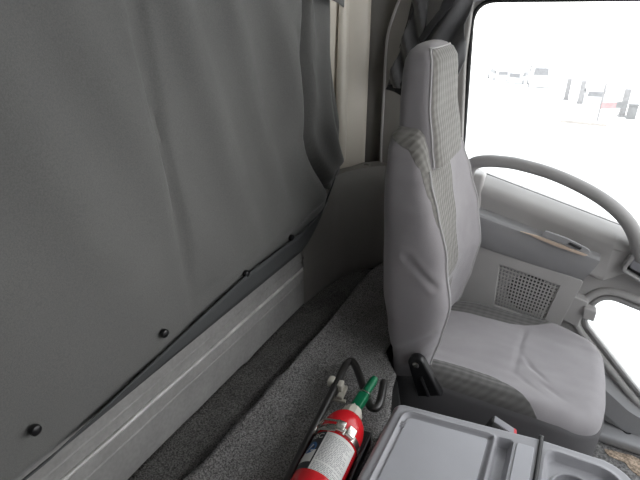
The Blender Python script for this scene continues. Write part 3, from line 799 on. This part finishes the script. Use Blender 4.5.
# ================================================================= GATHERED SIDE CURTAIN behind the headrest
def cloth_patch(pp, X, amp, k, seed, sl=0.):
    """pleated cloth hanging in a sloping plane beside the pillar"""
    pts = [atx(x, y, X) for x, y in pp]
    bm = bmesh.new(); vs = [bm.verts.new(p) for p in pts]; bm.faces.new(vs)
    for ax in (1, 2):
        lo = min(p[ax] for p in pts); hi = max(p[ax] for p in pts); c = max(2, int((hi-lo)/.006))
        for i in range(1, c):
            co = [0, 0, 0]; no = [0, 0, 0]; co[ax] = lo+(hi-lo)*i/c; no[ax] = 1
            bmesh.ops.bisect_plane(bm, geom=bm.verts[:]+bm.edges[:]+bm.faces[:], plane_co=co, plane_no=no)
    y0 = sum(p.y for p in pts)/len(pts)
    bm.verts.index_update()
    out = [(v.co+Vector((amp*math.sin(k*(v.co.y-y0)+sl*(v.co.z-OFF)*k)+.5*amp*noise.noise((v.co.y*18, v.co.z*8, seed)), 0, 0))) for v in bm.verts]
    f = [tuple(q.index for q in t.verts) for t in bm.faces]; bm.free()
    return out, f
sc = empty('side_curtain', atx(425, 20, 1.33), 'grey gathered side curtain tied up behind the headrest at the door pillar', 'curtain')
def cpart(name, pp, X, amp, k, seed, m, sl=0.):
    v, f = cloth_patch(pp, X, amp, k, seed, sl); o = mesh(name, v, f, m, sc)
    md = o.modifiers.new('thickness', 'SOLIDIFY'); md.thickness = .003; return o
cpart('left_panel', [(414, -14), (427, -14), (427, 34), (419, 46), (412, 64), (404, 86), (401, 88), (386, 86), (397, 56), (407, 28)], 1.345, .012, 110, 1, M_cloth, -.35)
cpart('dark_hem', [(414, 55), (411, 74), (404, 96), (386, 89), (388, 85), (402, 83)], 1.342, .006, 90, 2, M_cloth_d)  # lower edge piece in the darker cloth
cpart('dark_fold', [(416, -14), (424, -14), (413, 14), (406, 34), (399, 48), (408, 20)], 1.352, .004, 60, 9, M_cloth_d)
cpart('right_panel', [(450, -14), (476, -14), (470, 12), (465, 24), (466, 44), (464, 60), (456, 80), (428, 66), (414, 58), (420, 44), (433, 26)], 1.335, .011, 95, 4, M_cloth, .5)
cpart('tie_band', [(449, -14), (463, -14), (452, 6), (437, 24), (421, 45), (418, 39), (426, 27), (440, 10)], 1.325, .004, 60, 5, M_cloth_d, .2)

# ================================================================= OUTSIDE
GS, G0 = .110, -2.0                      # the yard falls gently away from the truck
g = MB(); g.add([(1.6, -120, OFF+G0-GS*1.6), (260, -120, OFF+G0-GS*260), (260, 160, OFF+G0-GS*260), (1.6, 160, OFF+G0-GS*1.6)], [(0, 1, 2, 3)])
g.add([(-60, -120, OFF+G0-GS*1.6), (1.6, -120, OFF+G0-GS*1.6), (1.6, 160, OFF+G0-GS*1.6), (-60, 160, OFF+G0-GS*1.6)], [(0, 1, 2, 3)])
def atg(px, py):
    r = _ray(px, py); t = G0/(r.z+GS*r.x); p = r*t; return Vector((p.x, p.y, p.z+OFF))
go = g.build('ground', M_ground, None, False); struct(go)
def vehicle(name, p, L, Wd, H, rot, body, label, van=False):
    e = empty(name, p, label, 'van' if van else 'car', None if van else 'parked cars in the yard')
    ca, sa = math.cos(rot), math.sin(rot)
    def T(x, y, z): return p+Vector((x*ca-y*sa, x*sa+y*ca, z))
    hs = [(-.5, .18), (-.5, .62 if not van else .95), (-.46, .66 if not van else 1.), (-.30, .98), (.12, 1.), (.26, .68), (.47, .58), (.5, .45), (.5, .18)]
    if van: hs = [(-.5, .12), (-.5, .97), (-.48, 1.), (.28, 1.), (.40, .62), (.49, .55), (.5, .12)]
    rows = [[T(x*L, s*Wd*.5*(1 if z < .65 else .88), z*H) for x, z in hs] for s in (-1, 1)]
    m = MB(); m.rings(rows); m.build('body', body, e)
    for s in (-1, 1):
        m = MB()
        gl = [(-.36, .66), (-.27, .93), (.10, .93), (.22, .68)] if not van else [(.06, .62), (.06, .92), (.26, .92), (.36, .64)]
        m.add([T(x*L, s*(Wd*.5+.02), z*H) for x, z in gl], [(0, 1, 2, 3)]); m.build('side_window', M_card, e, False)
    m = MB(); m.add([T(-.505*L, y*Wd, z*H) for y, z in [(-.36, .62), (.36, .62), (.33, .9), (-.33, .9)]], [(0, 1, 2, 3)]); m.build('rear_window', M_card, e, False)
    for x in (-.32, .32):
        for s in (-1, 1):
            m = MB(); m.lathe(T(x*L, s*Wd*.5-s*.1, .3), (-sa*s, ca*s, 0), [(0, 0), (0, .3), (.16, .3), (.16, 0)], 16); m.build('wheel', M_card, e)
    return e
vehicle('parked_car', atg(497, 80), 3.8, 1.7, 1.45, .5, M_carw, 'white parked car far outside, farthest left in the window')
vehicle('parked_car', atg(519, 83.5), 3.8, 1.7, 1.45, -.2, M_carw, 'white parked car far outside, between the leftmost car and the box van')
vehicle('parked_van', atg(537, 87), 4.2, 1.8, 2.3, .15, M_carw, 'boxy pale van parked far outside, left of the concrete posts', True)
vehicle('parked_car', atg(590.5, 102.5), 3.0, 1.15, 1.0, .1, M_carw, 'low white car parked far outside, just behind the thin sign post')
def post(px, py, h, w, label, group=None):
    p = atg(px, py); m = MB(); m.box(p+Vector((-w, -w, -.1)), p+Vector((w, w, h)), .03); m.box(p+Vector((-w*1.3, -w*1.3, -.1)), p+Vector((w*1.3, w*1.3, .1)), .01)
    tag(m.build('concrete_post', M_conc), label, 'post', 'concrete posts in the yard')
post(565.5, 100, 1.35, .13, 'pale concrete post far outside, nearest the van')
post(579, 104, 1.35, .13, 'pale concrete post far outside, left of the low white car')
post(621, 117, 1.25, .13, 'pale concrete post far outside, rightmost beside the dark bin')
p = atg(630, 119); e = empty('litter_bin', p, 'dark grey bin far outside beside the rightmost post', 'bin')
m = MB(); m.box(p+Vector((-.18, -.18, -.05)), p+Vector((.18, .18, .60)), .02); m.build('body', M_grey, e)
m = MB(); m.box(p+Vector((-.20, -.20, .60)), p+Vector((.20, .20, .66)), .015); m.build('lid', M_grey, e)
p = atg(597, 121); e = empty('barrier_sign', p, 'thin sign post with a red and grey panel far outside in the yard', 'sign')
m = MB(); m.tube([p, p+Vector((0, 0, 1.5))], .035, 8); m.build('pole', M_conc, e)
dv = Vector((.25, -.97, 0))
m = MB(); m.add([p+dv*a+Vector((-.05, 0, z)) for a, z in [(.02, .50), (.55, .55), (.55, .80), (.02, .75)]], [(0, 1, 2, 3)]); m.build('red_panel', M_redp, e, False)
m = MB(); m.add([p+dv*a+Vector((-.05, 0, z)) for a, z in [(.55, .55), (.95, .60), (.95, .86), (.55, .80)]], [(0, 1, 2, 3)]); m.build('grey_panel', M_grey, e, False)
p = atg(583, 124); m = MB(); m.box(p+Vector((-.25, -.8, -.1)), p+Vector((.25, .8, .12)), .03); tag(m.build('kerb_block', M_tan), 'low tan block on the pale ground far outside, below the sign', 'block')

# ================================================================= LIGHT
w = bpy.data.worlds.new('overcast'); bpy.context.scene.world = w; w.use_nodes = True
nt = w.node_tree; N = nt.nodes; L = nt.links; bg = N['Background']
tc = N.new('ShaderNodeTexCoord'); sx = N.new('ShaderNodeSeparateXYZ'); L.new(tc.outputs['Generated'], sx.inputs[0])
r = N.new('ShaderNodeValToRGB'); L.new(sx.outputs['Z'], r.inputs['Fac'])
r.color_ramp.elements[0].color = (1, .985, .97, 1); r.color_ramp.elements[1].color = (.90, .94, 1, 1)
L.new(r.outputs['Color'], bg.inputs['Color']); bg.inputs['Strength'].default_value = 3.2
sc_ = bpy.context.scene
sc_.view_settings.view_transform = 'Standard'; sc_.view_settings.look = 'None'; sc_.view_settings.exposure = .22
sc_.cycles.max_bounces = 10; sc_.cycles.diffuse_bounces = 6; sc_.cycles.transparent_max_bounces = 16

# ================================================================= CAMERA
cam = bpy.data.cameras.new('camera'); co = bpy.data.objects.new('camera', cam); C.objects.link(co)
cam.sensor_width = 36; cam.lens = FL/640*36; cam.clip_start = .02; cam.clip_end = 300
co.location = (0, 0, OFF); co.rotation_euler = (PI/2-PT, 0, HD-PI/2)
sc_.camera = co
